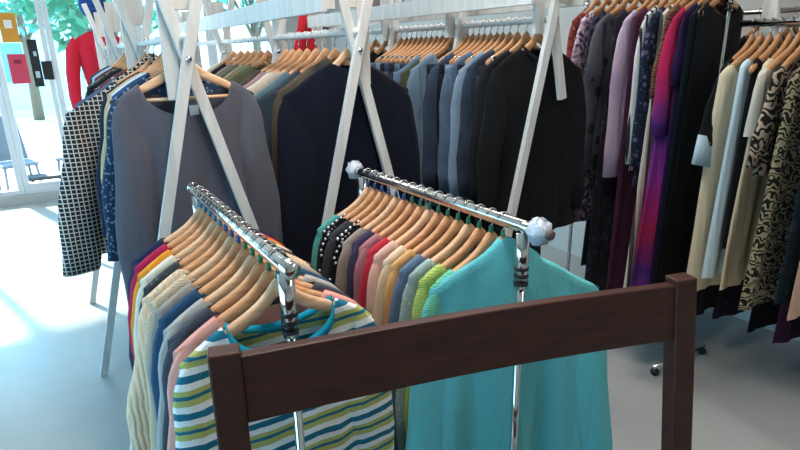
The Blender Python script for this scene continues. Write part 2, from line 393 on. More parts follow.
# ------------------------------------------------------------------ garments
def garment(name, cat, label, x, y, z, rz, mat, group=None, sh=.20, neck=.085, nf=.06, nb=.02, L=.68, hem=.23, chest=None, T=.02, fold=.007,
            sleeve=.55, sa=.06, sb=.045, splay=.02, sT=None, collar=None, cmat=None, cuff=None, seed=0, studs=None, tagw=False, placket=None, buttons=None, hemband=None, slope=1.0, ymul=1.0, slip=0):
    """hung garment; origin at the rail, z = drop from rail to hanger yoke (negative)"""
    rnd = random.Random(seed*13+5)
    root = tag(empty(name, (x, y, z), rz), label, cat, group)
    chest = chest or sh+.012
    nu, nv = 25, 16
    ph = [rnd.uniform(0, 6.28) for _ in range(4)]; fr = [rnd.uniform(2.2, 3.6), rnd.uniform(4.5, 6.5)]
    zs = lambda q: hz(q, slope)+.024
    vs = [0, .012, .035, .08]+[.08+.92*(k/12)**1.05 for k in range(1, 13)]
    mb = MB()
    def P(s, i, j):
        u = -1+2*i/(nu-1); v = vs[j]
        xt = u*sh; zt = zs(xt+slip)
        innk = abs(xt) < neck
        if innk:
            e = math.sqrt(max(0, 1-(xt/neck)**2)); zt = (zs(neck+slip)*(1+xt/neck)+zs(-neck+slip)*(1-xt/neck))/2-(nf if s < 0 else nb)*e
        if v < .22: hw = sh+(chest-sh)*v/.22
        else: hw = chest+(hem-chest)*((v-.22)/.78)**.9
        zz = zt+(-L-zt)*v
        edge = (1-abs(u)**3.2)
        grow = min(1, max(0, zs(xt+slip)-zz)/.12)**.6
        yy = s*(T*edge*grow)
        if abs(u) < .999: yy = s*max(abs(yy), .012*min(1, edge*2.4))
        A = fold*(v**1.2)
        yy += A*(math.sin(fr[0]*PI*u+ph[0])+.6*math.sin(fr[1]*PI*u+ph[1]+v*1.2))*(1 if s < 0 else .8)
        yy += .004*math.sin(5*v+ph[2])*v
        return (slip+u*hw+.006*math.sin(4*v+ph[3])*v, yy*ymul, zz)
    for s in (-1, 1):
        n = len(mb.v)
        for j in range(nv):
            for i in range(nu): mb.v.append(Vector(P(s, i, j)))
        for j in range(nv-1):
            for i in range(nu-1):
                a = n+j*nu+i; mb.f.append([a, a+1, a+nu+1, a+nu])
    # weld sides + shoulders by averaging y at the borders
    half = nu*nv
    for j in range(nv):
        for i in (0, nu-1):
            a, c = mb.v[j*nu+i], mb.v[half+j*nu+i]; m2 = (a+c)/2; mb.v[j*nu+i] = m2; mb.v[half+j*nu+i] = m2.copy()
    for i in range(nu):
        u = -1+2*i/(nu-1)
        if abs(u*sh) >= neck:
            a, c = mb.v[i], mb.v[half+i]; m2 = (a+c)/2; mb.v[i] = m2; mb.v[half+i] = m2.copy()
    mb.build('body', mat, root, weld=True)
    if sleeve:
        for s in (-1, 1):
            sv = MB(); rings = []; n = 11
            sT_ = sT or T*1.25
            zq = lambda q: zs(q+s*slip)
            ztip = zq(sh)
            k0 = rnd.uniform(0, 6.28); sp = splay*rnd.uniform(.8, 1.2)
            ts = [0, .03, .06, .1, .14, .19, .25, .36, .48, .6, .72, .85, 1]; n = len(ts)
            path = []; hl = []; dirs = []
            B0 = Vector((sh-.045, zq(sh-.045)-.003)); B1 = Vector((sh+.014, zq(sh+.016))); B2 = Vector((sh+.024, ztip-.085))
            for t in ts:
                if t <= .25:
                    q = t/.25; O = B0*(1-q)**2+B1*2*q*(1-q)+B2*q*q
                    I = Vector((sh-.06, ztip-.10)).lerp(Vector((sh+.024-1.85*sa, ztip-.16)), q)
                else:
                    q = (t-.25)/.75; w_ = 2*(sa*.925+(sb-sa*.925)*q)
                    bow = .012*math.sin(PI*q)+.006*math.sin(9*q+k0)
                    O = Vector((sh+.024+sp*q+bow, ztip-.085-(sleeve-.085)*q))
                    I = Vector((O.x-w_+.006*math.sin(7*q+k0*2), ztip-.16-(sleeve-.16)*q-.0))
                c_ = (O+I)/2; path.append(Vector((slip+s*c_.x, .005*math.sin(4*t+k0), c_.y)))
                dd = (O-I); hl.append(dd.length/2); dirs.append(Vector((s*dd.x, 0, dd.y)).normalized())
            for k, t in enumerate(ts):
                bb = .0125+(sT_*(1-.2*t)-.0125)*min(1, t/.4)**1.2
                rings.append([path[k]+dirs[k]*(hl[k]*math.cos(w))+Vector((0, bb*math.sin(w)*(1+.16*math.sin(3*w+k0+7*t)*min(1, t*3)), 0)) for w in [2*PI*q/14 for q in range(14)]])
            sv_o = sv.loft(rings, True, True).build('sleeve', mat, root)
            if cuff:
                cl, cm = cuff
                c2 = MB(); tg = (path[-1]-path[-2]).normalized(); sd = Vector((tg.z, 0, -tg.x))
                base = path[-1]-tg*(cl*.3)
                rr = [[base+tg*(cl*q)+sd*((sb*1.04+.012*q)*math.cos(w))+Vector((0, sT_*.86*math.sin(w), 0)) for w in [2*PI*g/14 for g in range(14)]] for q in (0, .5, 1)]
                tag(c2.loft(rr).build('cuff', cm, sv_o), 'pale blue turned back cuff')
            if studs:
                st = None
                for k in range(22):
                    t = k/21
                    if t < .25:
                        q = neck+(sh-neck)*t/.25; p = Vector((slip+s*q, -.012, zq(q)+.002))
                    else:
                        tt = (t-.25)/.75; i0 = min(int(tt*(n-1)), n-2); f_ = tt*(n-1)-i0; sd_ = dirs[i0]*hl[i0]
                        p = path[i0].lerp(path[i0+1], f_)+sd_*.9+Vector((0, -.012, 0))
                    st = MB().ball((0, 0, 0), .0055, 6, 4).build('stud', studs, sv_o) if st is None else dupe(st); st.location = p
    if collar:
        pts = []
        for k in range(28):
            a = 2*PI*k/28; q = neck*math.cos(a); s = math.sin(a)
            dz = nf if s < 0 else nb
            zb = (zs(neck+slip)*(1+q/neck)+zs(-neck+slip)*(1-q/neck))/2-dz*abs(s)
            pts.append((slip+q*1.01, (T*.6+.010)*(1 if s > 0 else -1)*min(1, abs(s)*2.2)*ymul, zb+.003-collar*.8*(1-abs(s))))
        pts.append(pts[0])
        MB().loft([[p+Vector((0, 0, -collar)), p*1+Vector(((p.x-slip)*.03, p.y*.18, 0)), p+Vector((0, 0, collar)), p+Vector((-(p.x-slip)*.03, -p.y*.15, 0))] for p in [Vector(q) for q in pts]], False, False).build('neckband', cmat or mat, root)
    if placket:
        zt = zs(neck)-nf; pl = MB()
        pl.loft([[(-.014, -T-.016-.002*math.sin(k), zt-.01-(L+zt-.02)*k/8), (.014, -T-.016, zt-.01-(L+zt-.02)*k/8), (.014, -T-.009, zt-.01-(L+zt-.02)*k/8), (-.014, -T-.009, zt-.01-(L+zt-.02)*k/8)] for k in range(9)]).build('placket', placket, root)
    if tagw: MB().box((.012, -.014, zs(neck)-nb-.05), (.03, .002, .045)).build('care_tag', M['tagw'], root, False)
    return root

def trousers(name, cat, label, x, y, z, rz, mat, group=None, w=.2, L=1.0, seed=0, T=.02):
    rnd = random.Random(seed*7+3)
    root = tag(empty(name, (x, y, z), rz), label, cat, group)
    z0 = -.11
    MB().loft([[(-w, 0, q), (-w*.6, -T*.8, q), (0, -T, q), (w*.6, -T*.8, q), (w, 0, q), (w*.6, T*.8, q), (0, T, q), (-w*.6, T*.8, q)] for q in (z0, z0-.02, z0-.045)]).build('waistband', mat, root)
    for s in (-1, 1):
        rings = []; k0 = rnd.uniform(0, 6.28)
        for k in range(13):
            t = k/12; zz = z0-.04-t*(L-.04)
            a = w*(.52+.06*math.sin(min(1, t*4)*PI/2)-.16*t); cxx = s*(w*.5+.012*t)
            bb = T*(1-.15*t)
            rings.append([(cxx+a*math.cos(q)+.004*math.sin(6*t+k0), bb*math.sin(q)*(1+.2*math.sin(2*q+k0+4*t))+.006*math.sin(5*t+k0)*t, zz) for q in [2*PI*g/14 for g in range(14)]])
        MB().loft(rings).build('leg', mat, root)
    MB().box((-w*.5, -T-.004, z0-.16), (w*.55, .006, .12)).build('pocket', mat, root, False, .003)
    return root

# ------------------------------------------------------------------ racks
def chrome_rack(x0, y0, x1, y1, z, r, label, wrapped=False, foot=.22, overhang=.035):
    """tubular garment rack with a rail from (x0,y0) near to (x1,y1) far"""
    t = tag(empty('garment_rack', ((x0+x1)/2, (y0+y1)/2, 0)), label, 'clothes rack')
    ox, oy = (x0+x1)/2, (y0+y1)/2
    a = Vector((x0-ox, y0-oy, z)); b = Vector((x1-ox, y1-oy, z)); d = (a-b).normalized()
    MB().tube([b-d*overhang, b, a, a+d*overhang], r, 14).build('rail', M['chrome'], t)
    for p, s in ((a, 1), (b, -1)):
        e = p+d*(s*overhang)
        MB().tube([e, e+d*(s*.006)], r*1.06, 14).build('end_cap', M['chrome'], t)
        col_o = MB().tube([p-Vector((0, 0, r)), p-Vector((0, 0, .16))], .0172, 14).build('collar', M['chrome'], t)
        MB().tube([p-Vector((0, 0, .16)), (p.x, p.y, .05)], .0105, 12).build('post', M['chrome'], t)
        for k in range(3):
            q = p-Vector((0, 0, .105+.02*k)); MB().tube([q, q-Vector((0, 0, .007))], .0186, 14).build('rubber_ring', M['rubber'], col_o)
        ft = MB().tube([(p.x-foot, p.y, .05), (p.x+foot, p.y, .05)], .012, 10).build('foot', M['chrome'], t)
        for sx in (-1, 1):
            MB().tube([(p.x+sx*foot*.93-.01, p.y, .02), (p.x+sx*foot*.93+.01, p.y, .02)], .02, 10).build('caster', M['rubber'], ft)
    MB().tube([(a.x, a.y, .075), (b.x, b.y, .075)], .0095, 10).build('base_rail', M['chrome'], t)
    if wrapped:
        for p, s in ((a+d*(overhang+.018), 1), (b-d*(overhang+.018), -1)):
            w = MB().ball(p, .032, 14, 9, (1, 1, .95))
            rr = random.Random(4)
            for i in range(len(w.v)): w.v[i] += Vector((rr.uniform(-.006, .006), rr.uniform(-.006, .006), rr.uniform(-.006, .006)))
            w.build('plastic_wrap', M['wrap'], t)
        MB().tube([a+d*(overhang+.046), a+d*(overhang+.056)], .012, 12).build('bung', simple('brown_bung', '#5d4c44', .5), t)
    return t

def trestle_rack(x, ys, zc, zrail, label, beam=(1.78, 1.87), sides=(-1, 1), short=False, blockside=-1, top=1.99, spread=.42):
    t = tag(empty('clothes_rack', (x, ys[0], 0)), label, 'clothes rack')
    k = spread/zc
    y0 = ys[0]
    for i, yy in enumerate(ys):
        y = yy-y0
        for s, off in ((-1, -.013), (1, .013)):
            z0_ = 1.40 if short and i == 0 and s > 0 else 0
            MB().bar((s*(zc-z0_)*k, y+off, z0_), (-s*(top-zc)*k, y+off, top), .036, .022).build('leg', M['white'], t, False, .002)
        MB().tube([(0, y-.032, zc), (0, y+.03, zc)], .009, 10).build('bolt', M['steel'], t)
        MB().box((0, y+.045, (zc+.15+top-.06)/2), (.085, .02, top-zc-.21)).build('end_board', M['white'], t, False, .002)
        MB().box((blockside*.045, y+.036, zc+.03), (.046, .02, .32)).build('rail_bracket', M['white'], t, False, .002)
    L = ys[-1]-y0
    MB().tube([(0, -.02, zrail), (0, L+.04, zrail)], .014, 10).build('rail', M['white'], t)
    for s in sides:
        MB().box((s*.135, L/2, (beam[0]+beam[1])/2), (.02, L+.06, beam[1]-beam[0])).build('beam', M['white'], t, False, .002)
        for yy in ys: MB().box((s*.095, yy-y0+.045, (beam[0]+beam[1])/2), (.062, .02, .05)).build('spacer', M['white'], t, False)
    return t

RZ = 1.20
chrome_rack(.339, 1.063, .323, 1.857, RZ, .018, 'chrome tube garment rack holding the striped top and pink jumper')
chrome_rack(.917, .992, .881, 1.79, RZ, .0165, 'chrome tube garment rack with plastic wrapped rail ends and the aqua cardigan', True)
trestle_rack(.374, (2.0, 3.1, 4.15, 5.2), 1.6, 1.665, 'white wooden trestle rack carrying the grey wide neck top', sides=(), blockside=-1)
trestle_rack(.984, (2.0, 2.92, 4.0, 5.0), 1.615, 1.68, 'white wooden trestle rack carrying the navy overcoat', beam=(1.745, 1.825), sides=(-1,), blockside=1)
trestle_rack(1.725, (1.75, 2.35, 3.0, 4.1), 1.79, 1.715, 'white wooden trestle rack carrying the denim', beam=(1.765, 1.84), short=True, blockside=-1, top=2.02, spread=.40)

def name_is_top(kind): return kind[0] != 'jeans'
# generic hanging: garment + its hanger on a rail
def hang(kind, rail, y, rz, short, label, mat, hg=None, drop=.07, hm='hanger', marker=None, bar=False, seed=None, noh=False, dx=0, hw=.165, **k):
    if name_is_top(kind): k['slip'] = dx; dx = 0
    """rail: (x at y, z, radius, group)"""
    x, z, r, grp = rail(y)
    name, cat = kind
    seed = seed if seed is not None else int(y*1000) % 997
    rzr = math.radians(rz)
    if not noh:
        hanger(x, y, z, r, rzr, drop, f'wooden hanger holding the {short}', hg or grp, hm, marker, bar, name == 'jeans', hw)
    if name == 'jeans':
        return trousers(name, cat, label, x+dx, y, z-drop, rzr, mat, k.pop('group', grp.replace('hangers', 'clothes')), seed=seed, **k)
    return garment(name, cat, label, x+dx, y, z-drop, rzr, mat, grp.replace('hangers', 'clothes'), seed=seed, **k)
TOP = ('top', 'top'); JUMPER = ('jumper', 'jumper'); CARD = ('cardigan', 'cardigan'); COAT = ('coat', 'coat'); SHIRT = ('shirt', 'shirt')
JACKET = ('jacket', 'jacket'); DRESS = ('dress', 'dress'); JEANS = ('jeans', 'jeans'); BLOUSE = ('blouse', 'blouse'); SKIRT = ('skirt', 'skirt'); VEST = ('vest', 'vest')

# ---- left chrome rack (far to near)
railL = lambda y: (.339+(y-1.063)*(-.016/.794), RZ, .018, 'hangers on the left chrome rack')
silver = simple('silver_stud', '#e6e6ea', .25, .6)
LST = [
 (JUMPER, 'navy jumper', 'navy jumper at the window end of the left chrome rack', fab('#262c47'), {}),
 (TOP, 'crimson top', 'crimson top between the navy jumper and the orange top', fab('#a8234a'), {}),
 (TOP, 'orange top', 'orange top just behind the cream one on the left chrome rack', fab('#d98a2b'), {}),
 (TOP, 'cream top', 'cream top squeezed between the orange top and the charcoal fleece', fab('#d8cbb8'), {}),
 (JUMPER, 'charcoal fleece', 'charcoal speckled fleece jumper on the left chrome rack', fab('#3a3d42', 'speck', '#6b6e72'), dict(T=.024)),
 (CARD, 'oatmeal cable cardigan', 'chunky oatmeal cable knit cardigan with its sleeve hanging out to the side', fab('#e0c2a4', 'cable', '#bd9c7c'), dict(T=.027, sh=.235, splay=.06, sleeve=.46, sa=.075, sb=.06, L=.76)),
 (JUMPER, 'beige ribbed jumper', 'beige ribbed jumper in front of the oatmeal cable cardigan', fab('#cdb498', 'rib', '#ae9478'), dict(L=.75)),
 (CARD, 'taupe cardigan', 'taupe grey cardigan next to the dark teal blue jumper', fab('#948b82'), dict(L=.78)),
 (JUMPER, 'dark teal blue jumper', 'dark teal blue jumper on the left chrome rack', fab('#274763'), {}),
 (SHIRT, 'light grey shirt', 'light grey shirt between the teal blue jumper and the dark top', fab('#a5a09b'), dict(L=.8)),
 (TOP, 'dark slate top', 'dark slate top behind the pink jumper', fab('#3d434d'), {}),
 (JUMPER, 'pink jumper', 'salmon pink jumper right behind the striped top', fab('#d9988c'), dict(L=.78)),
 (TOP, 'striped top', 'teal, lime and white striped long sleeve top at the front of the left chrome rack', fab('#1c6880', 'stripe', '#dcdfde', '#a8ad66'), dict(nf=.10, nb=.055, neck=.12, L=.8, collar=.016, cmat=fab('#1286a0'), T=.022, sleeve=.6, splay=.035, tagw=True, sa=.078)),
]
n = len(LST)
for i, (kd, sh_, lab, m_, kw) in enumerate(LST):
    y = 1.815-(1.815-1.115)*i/(n-1)
    mk = 'teal' if i < 5 else 'blue' if i < 8 else 'green'
    kw = dict(dict(neck=.12, nf=.05, sh=.222, splay=.025), **kw)
    if i == 7 or i == 1: kw.update(studs=None)
    hang(kd, railL, y, random.uniform(0, 3), sh_, lab, m_, marker=mk, hm='hanger' if i % 3 else 'hanger2', drop=.062, **kw)

# ---- right chrome rack (far to near)
railR = lambda y: (.917+(y-.992)*(-.036/.798), RZ, .0165, 'hangers on the right chrome rack')
RST = [
 (TOP, 'teal green top', 'teal green top at the far end of the right chrome rack', fab('#4f9b95'), {}),
 (BLOUSE, 'studded black blouse', 'black blouse with a beaded shoulder beside the teal green top', fab('#1c1d23'), dict(studs=silver)),
 (JUMPER, 'charcoal jumper', 'charcoal jumper between the two beaded black tops', fab('#3a3d42'), {}),
 (TOP, 'studded black top', 'black top with a beaded sleeve edge in front of the charcoal jumper', fab('#15161a'), dict(studs=silver, sa=.085)),
 (CARD, 'grey taupe cardigan', 'grey taupe cardigan in front of the beaded black top', fab('#95867f'), {}),
 (TOP, 'dark violet top', 'dark violet top behind the dusty rose one', fab('#3f3a55'), {}),
 (JUMPER, 'dusty rose jumper', 'dusty rose jumper behind the red one', fab('#a86f78'), {}),
 (JUMPER, 'red jumper', 'bright red jumper in the middle of the right chrome rack', fab('#b82f40'), {}),
 (TOP, 'pale pink top', 'pale pink top just in front of the red jumper', fab('#d8aea0'), {}),
 (TOP, 'cream blouse', 'cream top between the pale pink and sand ones', fab('#d9c3a4'), {}),
 (TOP, 'sand coloured top', 'sand coloured top on the right chrome rack', fab('#cf9f68'), {}),
 (JUMPER, 'slate blue jumper', 'slate blue jumper behind the pale grey melange one', fab('#5f7690'), dict(L=.8)),
 (JUMPER, 'grey melange jumper', 'pale grey green melange jumper behind the lime cardigan', fab('#93aaa8', 'speck', '#b9cac8'), {}),
 (CARD, 'lime cardigan', 'lime green cardigan between the grey melange and sage ones', fab('#b3c46c', 'rib', '#8fa44e'), dict(L=.72)),
 (CARD, 'sage green cardigan', 'sage green cardigan directly behind the aqua cardigan', fab('#6dbf9e', 'rib', '#4f9c80'), dict(L=.74)),
 (CARD, 'aqua cardigan', 'aqua knitted cardigan at the front of the right chrome rack', fab('#66babf', 'rib', '#4aa2ac', scale=.7), dict(sh=.25, chest=.262, hem=.28, L=.92, nf=-.014, nb=-.014, neck=.062, T=.03, sleeve=.78, sa=.08, sb=.06, splay=.09, fold=.026, dx=.05)),
]
n = len(RST)
for i, (kd, sh_, lab, m_, kw) in enumerate(RST):
    y = 1.75-(1.75-1.062)*i/(n-1)
    mk = 'blue' if i < 6 else 'green'
    kw = dict(dict(neck=.12, nf=.05, T=.017, sh=(.2 if i < 5 else .188)), **kw)
    hang(kd, railR, y, (-14 if i == n-1 else random.uniform(-3, 0)), sh_, lab, m_, marker=mk, hm='hanger' if i % 4 else 'hanger2', drop=.06, **kw)

# ---- first white trestle rack
rail1 = lambda y: (.374, 1.665, .014, 'hangers on the first white rack')
G1 = [
 (2.07, 0, TOP, 'grey wide neck top', 'dark grey wide neck top at the front of the first white rack', fab('#54555f'), dict(neck=.15, nf=.11, nb=.05, sh=.225, chest=.225, hem=.265, L=.98, sleeve=.76, splay=.05, sa=.062, sb=.08, bar=True, tagw=True, fold=.028, T=.026)),
 (2.17, 3, BLOUSE, 'navy speckled blouse', 'navy blouse with small pale specks behind the grey wide neck top', fab('#263850', 'floral', '#6f86a0', '#16263f', scale=.4), dict(L=.96, sh=.235, splay=.06, neck=.1)),
 (2.26, 3, SHIRT, 'denim blue shirt', 'denim blue shirt behind the navy speckled blouse', fab('#2d4c76'), dict(L=.85, sh=.22, splay=.05)),
 (2.34, 3, SHIRT, 'white shirt with teal edge', 'white shirt with a pale teal shoulder beside the denim blue one', fab('#c9d3d8'), dict(L=.8, sh=.215)),
 (2.42, 4, COAT, 'tan coat', 'tan coat seen as a thin edge on the first white rack', fab('#c2a57c'), dict(L=.92, sh=.225, splay=.055)),
 (2.50, 4, COAT, 'dark navy coat', 'dark navy coat in front of the gingham shirt', fab('#252c3e'), dict(L=.94, sh=.235, splay=.06, hem=.26)),
 (2.72, 10, SHIRT, 'gingham shirt', 'black and white gingham shirt with its sleeve hanging toward the window', fab('#23242b', 'gingham', '#c4beb2', '#7d7a78'), dict(L=.80, sh=.28, chest=.285, hem=.30, splay=.10, sleeve=.66, sa=.085, sb=.075, T=.034, collar=.012, bar=True, dx=-.095)),
 (2.86, 8, JACKET, 'indigo jacket', 'indigo jacket just beyond the gingham shirt', fab('#2f4a78', 'denim', '#3d5f92'), dict(L=.72, sh=.27, splay=.10, dx=-.06)),
 (2.98, 5, TOP, 'rust patterned top', 'rust patterned top beyond the indigo jacket', fab('#6a3a3a', 'floral', '#b7a79a', '#2b2a35'), dict(L=.7, sh=.24, splay=.06)),
 (3.24, 0, JUMPER, 'black jumper', 'black jumper behind the uprights of the first white rack', fab('#1c1e26'), dict(L=.75, sh=.25)),
 (3.38, 0, JACKET, 'camouflage jacket', 'olive camouflage jacket on the first white rack', fab('#4a4c36', 'camo', '#6d6a4a', '#2c2e26'), dict(L=.8, sh=.25)),
 (3.55, 0, TOP, 'burgundy top', 'burgundy top on the far part of the first white rack', fab('#5a2a35'), dict(L=.7)),
 (3.75, 0, SHIRT, 'pale blue shirt', 'pale blue shirt on the far part of the first white rack', fab('#9db4cc'), dict(L=.75)),
 (3.95, 0, JACKET, 'dark green jacket', 'dark green jacket on the far part of the first white rack', fab('#2e4038'), dict(L=.75)),
]
for y, rz, kd, sh_, lab, m_, kw in G1:
    bar = kw.pop('bar', False)
    hang(kd, rail1, y, rz, sh_, lab, m_, bar=bar, drop=.065, hm='hanger2' if y < 2.1 else 'hanger', **kw)

# ---- second white trestle rack
rail2 = lambda y: (.984, 1.68, .014, 'hangers on the second white rack')
G2 = [
 (2.09, 0, COAT, 'navy overcoat', 'large navy overcoat at the front of the second white rack', fab('#0a0f1d'), dict(sh=.275, chest=.285, hem=.31, L=1.1, sleeve=.75, sa=.1, sb=.08, splay=.04, neck=.06, nf=.03, T=.04, fold=.01)),
 (2.20, -2, COAT, 'olive brown coat', 'olive brown coat showing beyond the right edge of the navy overcoat', fab('#4f473d'), dict(sh=.29, chest=.3, hem=.34, L=1.08, sleeve=.75, splay=.05, neck=.06, T=.035, dx=.035)),
 (2.30, 2, JACKET, 'dark slate jacket', 'dark slate jacket behind the navy overcoat', fab('#333f4a'), dict(sh=.28, L=.9, splay=.06, dx=-.03)),
 (2.40, 2, JACKET, 'slate blue jacket', 'slate blue jacket showing its left shoulder behind the dark slate one', fab('#56707c'), dict(sh=.275, L=.9, splay=.05, dx=-.045)),
 (2.50, 2, CARD, 'stone cardigan', 'stone coloured cardigan on the second white rack', fab('#a89f94'), dict(sh=.27, L=.85, dx=-.05)),
 (2.60, 2, JUMPER, 'cream jumper', 'cream jumper between the stone cardigan and the mauve one', fab('#cfc5b6'), dict(sh=.265, L=.8, dx=-.05)),
 (2.69, 2, JUMPER, 'mauve jumper', 'mauve jumper behind the cream one on the second white rack', fab('#9d8488'), dict(sh=.265, L=.8, dx=-.05)),
 (2.78, 2, JACKET, 'brown tweed jacket', 'brown tweed jacket nearest the second uprights', fab('#4b4038', 'speck', '#6c6054'), dict(sh=.27, L=.8, dx=-.05)),
 (3.06, 0, JACKET, 'olive green jacket', 'olive green jacket behind the second uprights', fab('#686a50'), dict(sh=.25, L=.9, splay=.05)),
 (3.18, 0, COAT, 'khaki coat', 'khaki coat beyond the olive green jacket', fab('#8b8468'), dict(sh=.25, L=.9)),
 (3.30, 0, COAT, 'grey green coat', 'grey green coat beyond the khaki coat', fab('#5c645c'), dict(sh=.25, L=.9)),
 (3.43, 0, JUMPER, 'taupe jumper', 'taupe jumper on the far part of the second white rack', fab('#857a70'), dict(sh=.25, L=.8)),
 (3.58, 0, JACKET, 'black jacket on the second white rack', 'black jacket on the far part of the second white rack', fab('#202127'), dict(sh=.25, L=.8)),
 (3.75, 0, SHIRT, 'ivory shirt', 'ivory shirt on the far part of the second white rack', fab('#c8c2b0'), dict(sh=.24, L=.8)),
]
for y, rz, kd, sh_, lab, m_, kw in G2:
    hang(kd, rail2, y, rz, sh_, lab, m_, drop=.075, hm='hanger2' if y < 2.1 else 'hanger', **dict(dict(neck=.09), **kw))
s = tag(empty('scarf', (1.13, 4.4, 1.82)), 'bright red scarf hanging from the long beam of the denim rack', 'scarf')
MB().loft([[(-w_, -.012, -q), (0, -.02, -q), (w_, -.012, -q), (w_, .012, -q), (0, .018, -q), (-w_, .012, -q)] for q, w_ in ((-.03, .02), (.1, .05), (.25, .09), (.4, .07))]).build('scarf_cloth', fab('#c3232f'), s)
s.location = (1.563, 4.0, 1.86)

# ---- third white rack: denim
rail3 = lambda y: (1.725, 1.715, .014, 'hangers on the denim rack')
G3 = [
 (1.83, JACKET, 'black denim jacket', 'black denim jacket at the front of the denim rack', fab('#0b0c0f', 'denim', '#121419'), dict(sh=.245, chest=.255, hem=.245, L=.84, T=.03, sleeve=.62, splay=.03, collar=.012, dx=.01)),
 (1.90, JACKET, 'washed black jacket', 'washed black jacket behind the black denim one', fab('#14161b', 'denim', '#1d2026'), dict(sh=.24, L=.7, T=.022)),
 (1.955, JEANS, 'charcoal jeans', 'charcoal jeans between the washed black jacket and the dark indigo one', fab('#1b1f28', 'denim', '#2a303b'), dict(w=.21, L=.95)),
 (2.005, JACKET, 'dark indigo jacket', 'dark indigo denim jacket on the denim rack', fab('#1c2a3f', 'denim', '#2a3d58'), dict(sh=.225, L=.6, T=.02)),
 (2.05, SHIRT, 'pale blue denim shirt', 'pale washed blue denim shirt hanging long beside the dark indigo jacket', fab('#5d7f9f', 'denim', '#7d9db8'), dict(sh=.22, L=.74, T=.018, dx=-.02)),
 (2.09, JEANS, 'midnight jeans', 'midnight blue jeans behind the pale blue denim shirt', fab('#131a28', 'denim', '#1e2839'), dict(w=.21, L=.9)),
 (2.135, SHIRT, 'mid blue denim shirt', 'mid blue denim shirt just behind the midnight jeans', fab('#35587c', 'denim', '#4b7096'), dict(sh=.215, L=.62, T=.018, dx=-.02)),
 (2.18, JEANS, 'faded blue jeans', 'faded blue jeans folded short beside the mid blue denim shirt', fab('#6285a8', 'denim', '#7c9dbc'), dict(w=.215, L=.6)),
 (2.22, JEANS, 'black jeans', 'black jeans just before the middle upright of the denim rack', fab('#0f1218', 'denim', '#191d25'), dict(w=.225, L=.85)),
 (2.265, SHIRT, 'dark blue denim shirt', 'dark blue denim shirt beside the middle upright', fab('#1f3a58', 'denim', '#2d4d70'), dict(sh=.21, L=.78, T=.018, dx=-.03)),
 (2.31, JEANS, 'ink blue jeans', 'ink blue jeans touching the middle upright of the denim rack', fab('#16233a', 'denim', '#22334e'), dict(w=.23, L=.95)),
 (2.43, SHIRT, 'sky blue denim shirt', 'sky blue denim shirt in front of the olive waistcoat', fab('#4d7ba0', 'denim', '#6795b6'), dict(sh=.22, L=.8, T=.018, dx=-.03)),
 (2.475, VEST, 'olive waistcoat', 'olive green waistcoat between blue denim shirts', fab('#4c4f3d'), dict(sh=.22, sleeve=0, L=.6, hem=.23, neck=.12, dx=-.055)),
 (2.52, SHIRT, 'bright blue denim shirt', 'bright blue denim shirt behind the olive waistcoat', fab('#2f6490', 'denim', '#457da9'), dict(sh=.235, L=.78, T=.018, dx=-.045)),
 (2.57, JEANS, 'indigo jeans', 'indigo jeans behind the bright blue denim shirt', fab('#1e2f48', 'denim', '#2d4360'), dict(w=.23, L=.95)),
 (2.62, JEANS, 'mid blue jeans', 'mid blue jeans between indigo and navy pairs', fab('#4b6c8c', 'denim', '#6485a3'), dict(w=.23, L=1.0)),
 (2.67, JEANS, 'navy jeans', 'navy jeans beyond the mid blue pair', fab('#151f33', 'denim', '#212e47'), dict(w=.23, L=1.0)),
 (2.72, JEANS, 'dark blue jeans', 'dark blue jeans beyond the navy pair', fab('#2a4564', 'denim', '#3a587a'), dict(w=.23, L=1.0)),
 (2.77, JEANS, 'slate jeans', 'dark slate jeans between dark blue and light blue pairs', fab('#20262f', 'denim', '#2e3641'), dict(w=.23, L=1.0)),
 (2.82, JEANS, 'light blue jeans', 'light blue jeans close to the far upright', fab('#7796b4', 'denim', '#8dabc6'), dict(w=.23, L=1.0)),
 (2.87, JEANS, 'royal blue jeans', 'royal blue jeans behind the light blue pair', fab('#2b4a78', 'denim', '#3b5f91'), dict(w=.23, L=1.0)),
 (2.93, JEANS, 'stone blue jeans', 'stone blue jeans touching the far upright', fab('#56789b', 'denim', '#6c8fb1'), dict(w=.23, L=1.0)),
 (3.10, TOP, 'black top beyond the jeans', 'black top beyond the last jeans', fab('#101217'), dict(sh=.23, L=.6)),
 (3.24, TOP, 'dark grey top beyond the jeans', 'dark grey top beyond the black one past the jeans', fab('#2a2d35'), dict(sh=.23, L=.6)),
 (3.38, JACKET, 'navy jacket beyond the jeans', 'navy jacket at the far part of the denim rack', fab('#1f2838'), dict(sh=.23, L=.7)),
]
for y, kd, sh_, lab, m_, kw in G3:
    hang(kd, rail3, y, random.uniform(-3, 3), sh_, lab, m_, drop=.062, hm='hanger3', **kw)

